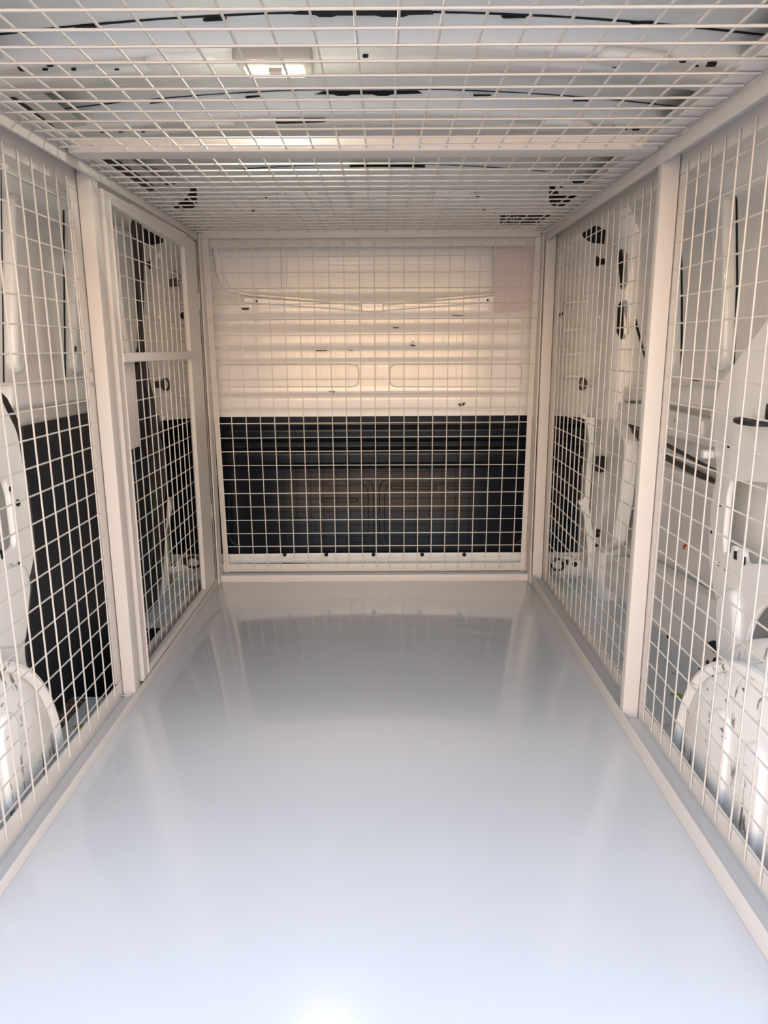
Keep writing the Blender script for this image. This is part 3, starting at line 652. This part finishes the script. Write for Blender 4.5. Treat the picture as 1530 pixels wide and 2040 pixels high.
post('white corner upright on the left of the bulkhead mesh', [(XLo, XLi-.0035, 2.470, 2.4995, .0062, 1.1868), (-.5965, -.592, 2.485, 2.545, 0, 1.19)])
# side flanges of the bulkhead mesh frame (leaning with it)
def bym(z): return 2.5451+.0422*(1.1205-.5-z)
for sx, lab in ((-1, 'white side strip holding the left ends of the bulkhead wires'), (1, 'white side strip holding the right ends of the bulkhead wires')):
    xo = -.592 if sx < 0 else .518
    b = bmesh.new(); x1 = xo-sx*.018
    vs = [b.verts.new((x, bym(z)+.004, z)) for (x, z) in ((xo, .02), (x1, .02), (x1, 1.18), (xo, 1.18))]
    b.faces.new(vs); k = MB(); k.add(thick(b, .003)); tag(k.build('side_strip', CAGE), lab, 'steel strip')

WR_ = .0017
def wires(name, label, segs, r=WR_, parent=None, cat='mesh panel', n=6):
    k = MB()
    for (a, b_) in segs: k.tube([a, b_], r, n)
    o = k.build(name, WIRE, parent, 60)
    if parent is None: tag(o, label, cat)
    return o
def wob(): return random.uniform(-.0012, .0012)
# back
segs = []
for i in range(23):
    x = -.5799+.05*i
    segs.append(((x+wob(), bym(1.166)-.003, 1.166), (x+wob(), bym(.028)-.003, .033)))
for j in range(22):
    z = 1.1205-.05*j
    segs.append(((-.590, bym(z)+.0005, z+wob()), (.518, bym(z)+.0005, z+wob())))
wires('bulkhead_mesh', 'square wire mesh panel across the far end in front of the bulkhead', segs)
# left near
segs = []
for k_ in range(-18, 7):
    y = 1.2607+.05*k_
    segs.append(((XLo+.000, y+wob(), 1.163), (XLo+.000, y+wob(), .034+random.uniform(-.003, .003))))
for j in range(-6, 16):
    z = .819-.05*j
    segs.append(((XLo-.0033, Y0+.01, z), (XLo-.0033, 1.604+random.uniform(-.003, .003), z)))
wires('side_mesh', 'square wire mesh panel forming the left cage wall beside the wheel arch', segs)
# right near
segs = []
for k_ in range(-16, 7):
    y = 1.1404+.05*k_
    segs.append(((XRo-.0010, y+wob(), 1.158), (XRo-.0010, y+wob(), .036+random.uniform(-.003, .003))))
for j in range(-6, 16):
    z = .818-.05*j
    segs.append(((XRo+.0020, Y0+.01, z), (XRo+.0020, 1.474, z)))
wires('side_mesh', 'square wire mesh panel of the right cage wall nearest the camera, beside the wheel arch', segs)
segs = []
for k_ in range(19):
    y = 1.523+.0495*k_
    segs.append(((XRo-.0010, y+wob(), 1.158), (XRo-.0010, y+wob(), .036+random.uniform(-.004, .003))))
for j in range(-6, 16):
    z = .819-.05*j
    segs.append(((XRo+.0020, 1.49, z), (XRo+.0020, 2.43, z)))
wires('side_mesh', 'square wire mesh panel of the right cage wall beyond the broad upright', segs)
# roof
ZM = 1.190
segs = []
for k_ in range(24):
    x = -.5805+.05*k_
    if x > .50: continue
    segs.append(((x, Y0, ZM+.0034), (x, 1.489, ZM+.0034)))
for j in range(13+12):
    y = 1.454-.05*j+.00
    if y < Y0: break
    segs.append(((XLi+.004, y+wob(), ZM), (XRi-.004, y+wob(), ZM)))
wires('overhead_mesh', 'square wire mesh roof panel nearest the camera, below the lit lamp', segs, .0019)
segs = []
for k_ in range(23):
    x = -.586+.05*k_
    if x > .51: continue
    segs.append(((x, 1.538, ZM+.0034), (x, 2.50, ZM+.0034)))
for j in range(18):
    y = 1.540+.0533*j
    if y > 2.50: break
    segs.append(((XLi+.004, y, ZM), (XRi-.004, y, ZM)))
wires('overhead_mesh', 'square wire mesh roof panel beyond the overhead crossbar', segs, .0019)

# cage door on the left
dr = thing('cage_door', 'white hinged mesh door with a middle bar at the far left of the cage', 'cage door', (-.60, 1.66, .02))
k = MB()
XD0, XD1 = -.612, -.598
oo = [(1.662, .026), (2.452, .026), (2.452, 1.160), (1.662, 1.160)]
h1 = [(1.722, .826-.008), (2.386, .818), (2.386, 1.118), (1.722, 1.118)]
h1 = [(1.706, .818), (2.312, .818), (2.312, 1.126), (1.706, 1.138)]
h2 = [(1.714, .045), (2.312, .045), (2.312, .796), (1.706, .796)]
k.addmesh(sheet(oo, [h1, h2], .012, .0008, frame=fX(-.604))); k.build('frame', CAGE, dr)
k = MB(); k.box(-.600, -.5945, 1.664, 1.668, .03, 1.158); k.box(-.6005, -.594, 1.70, 1.7015, .03, 1.150); k.build('edge_bead', CAGE, dr)
k = MB(); k.box(-.604, -.592, 1.70, 2.38, .7965, .8175, .001); k.build('middle_bar', CAGE, dr)
k = MB(); k.box(-.620, -.614, 1.72, 1.822, .588, .80, .001); k.build('lock_plate', CAGE, dr)
segs = []
for i in range(13):
    y = 1.758+.0505*i
    if i == 0: segs.append(((-.625, y, 1.10), (-.625, y, .83))); segs.append(((-.625, y, .585), (-.625, y, .03))); continue
    segs.append(((-.625, y, 1.155), (-.625, y+wob(), .03)))
for j in range(-6, 16):
    z = .798-.05*j
    if z > 1.14 or z < .03: continue
    segs.append(((-.6285, 1.735, z), (-.6285, 2.405, z)))
wires('wire_mesh', None, segs, parent=dr)
k = MB()
for z in (.25, .95): k.cyl((-.602, 2.462, z), (0, 0, 1), .005, .05, 12)
k.build('hinge', CAGE, dr)
k = MB(); k.box(-.606, -.599, 2.4535, 2.4675, .03, 1.165); k.build('gap_strip', HOLE, dr)

# small fixings on the frame
def screw(p, ax, label):
    k = MB(); k.cyl(p, ax, .004, .003, 12); a = Vector(ax).normalized(); k.tube([Vector(p)+a*.003, Vector(p)+a*.008], .0018, 8)
    return tag(k.build('rivet', STEEL), label, 'rivet', 'bright rivets on the cage frame')
screw((XLo-.002, 1.598, .782), (1, 0, 0), 'upper of two bright rivets on the left upright, level with the middle bar')
screw((XLo-.002, 1.598, .752), (1, 0, 0), 'lower of two bright rivets on the left upright, level with the middle bar')
q = at(151, 345, 'X', XLo); screw(q, (1, 0, 0), 'bright rivet at the head of the left upright')
q = at(1353, 307, 'X', XRo); screw(q, (-1, 0, 0), 'bright rivet at the head of the broad right upright')
q = at(241, 1386, 'X', XLo); screw(q, (1, 0, 0), 'bright rivet at the foot of the left upright')
q = at(475, 1142, 'Y', 2.571); screw(q, (0, -1, 0), 'bright rivet at the left foot of the bulkhead mesh')
q = at(1038, 1142, 'Y', 2.571); screw(q, (0, -1, 0), 'bright rivet at the right foot of the bulkhead mesh')
q = at(1089, 482, 'Y', 2.534); screw(q, (0, -1, 0), 'bright rivet in the upper right corner of the bulkhead mesh')

# ================================================================== small things
# dome lamp on the roof bow
lc = on_bow(548, 115)
lamp = thing('dome_lamp', 'lit rectangular interior lamp on the van ceiling above the mesh', 'lamp', (lc.x, lc.y, lc.z))
k = MB(); k.addmesh(sheet(rnd([(lc.x-.072, lc.y-.048), (lc.x+.072, lc.y-.048), (lc.x+.066, lc.y+.046), (lc.x-.062, lc.y+.046)], .012), (), .012, .004, frame=fZ(lc.z-.008))); k.build('housing', PLAST, lamp)
k = MB(); k.box(lc.x-.055, lc.x+.053, lc.y-.014, lc.y+.030, lc.z-.024, lc.z-.016, .003); lens = k.build('lens', LENS, lamp)
for dx in (-.040, -.024, .020, .036):
    k = MB(); k.box(lc.x+dx-.006, lc.x+dx+.006, lc.y-.004, lc.y+.012, lc.z-.0265, lc.z-.024, .001); k.build('led', LED, lens)
k = MB(); k.box(lc.x-.010, lc.x+.014, lc.y-.018, lc.y-.004, lc.z-.030, lc.z-.022, .001); k.build('switch', PLAST, lamp)
pl_ = bpy.data.lights.new('lamp_light', 'AREA'); pl_.energy = .9; pl_.size = .09; pl_.size_y = .02; pl_.shape = 'RECTANGLE'; pl_.color = (1, .96, .78)
po = bpy.data.objects.new('lamp_light', pl_); C.objects.link(po); po.parent = lamp; po.location = (0, .005, -.032)
# fallen leaves
def leaf(px, py, rot, s, label):
    p = at(px, py, 'Z', -.023); b = bmesh.new()
    o2 = [(0, -1), (.35, -.6), (.5, -.1), (.35, .45), (0, 1), (-.35, .45), (-.5, -.1), (-.35, -.6)]
    c = b.verts.new((0, 0, .0)); R = Matrix.Rotation(rot, 3, 'Z')
    vs = [b.verts.new(R @ Vector((x*s, y*s, .12*s*abs(x)*2+.04*s*y))) for x, y in o2]
    for i in range(8): b.faces.new((c, vs[i], vs[(i+1) % 8]))
    for v_ in b.verts: v_.co += p+Vector((0, 0, .001))
    k = MB(); k.add(thick(b, .0004)); return tag(k.build('fallen_leaf', LEAF), label, 'leaf', 'dry leaves on the van floor')
leaf(137, 1414, 1.3, .016, 'curled yellow-green leaf on the van floor, the one further from the left cage rail')
leaf(158, 1449, 1.6, .018, 'yellow-green leaf lying against the left bottom rail')
leaf(1349, 1387, .9, .020, 'yellow leaf on the van floor beside the right wheel arch')
# labels
lb = thing('information_sticker', 'white sticker printed with a figure in a dark jacket on the left front pillar', 'sticker', at(356, 555, 'Y', 2.53))
ypoly([(340, 533), (370, 530), (372, 575), (336, 575)], 2.532, lb, 'backing', PAPER, .001, 0, .001)
ypoly([(337, 557), (342, 554), (354, 554), (356, 560), (357, 571), (338, 571)], 2.529, lb, 'jacket_print', NAVY, .001, 0, .001)
ypoly([(342, 548), (346, 548), (346, 555), (342, 555)], 2.528, lb, 'face_print', SKIN, .001, 0, .0005)
ypoly([(341, 547), (346.5, 547), (346, 549.5), (341.5, 549.5)], 2.527, lb, 'hair_print', HAIR, .001, 0, .0005)
for yy in (539, 541.5, 544): ypoly([(342, yy), (354, yy), (354, yy+.8), (342, yy+.8)], 2.529, lb, 'print_line', LINE, .001, 0, 0)
for yy in (548, 552, 558): ypoly([(357, yy), (365, yy), (365, yy+1), (357, yy+1)], 2.529, lb, 'print_line', LINE, .001, 0, 0)
wlb = thing('warning_label', 'black label with rows of white print on the header above the right of the bulkhead', 'label', at_plane(1035, 436, HPP, HPN))
def hp(pxs, name, m_, lift): return decal(pxs, HT, name, m_, wlb, lift, .0005)
hp([(997, 426), (1100, 426), (1085, 436), (1066, 447), (996, 447)], 'backing', INK, .002)
for pl in [[(1007, 427), (1009, 427), (1009, 447), (1007, 447)], [(1017, 434), (1019, 434), (1018, 437), (1016, 437)], [(1023, 430), (1025, 430), (1024, 436), (1022, 436)], [(1028, 430), (1033, 430), (1032, 434), (1027, 434)], [(1018, 439), (1034, 439), (1033, 441), (1018, 441)],
           [(1040, 433), (1056, 432), (1055, 434), (1039, 434.5)], [(1060, 432), (1070, 432), (1069, 434), (1059, 434)], [(1040, 438), (1052, 438), (1051, 440), (1039, 440)], [(1056, 438), (1078, 437), (1076, 439.5), (1055, 440)], [(1040, 443), (1050, 443), (1049, 444.5), (1039, 444.5)]]:
    hp(pl, 'white_print', PAPER, .003)
# loose cable by the door seal
k = MB(); k.tube([at(x, y, 'Y', 2.30) for (x, y) in ((309, 975), (305, 1050), (303, 1100), (300, 1140), (294, 1175), (290, 1200))], .0018, 6); tag(k.build('thin_cable', SEAM), 'thin dark cable hanging beside the sliding door seal', 'cable')

# ground outside the open rear doors
k = MB(); k.box(-14, 14, -16, 8, -.62, -.60); tag(k.build('ground', ASPH), kind='structure')
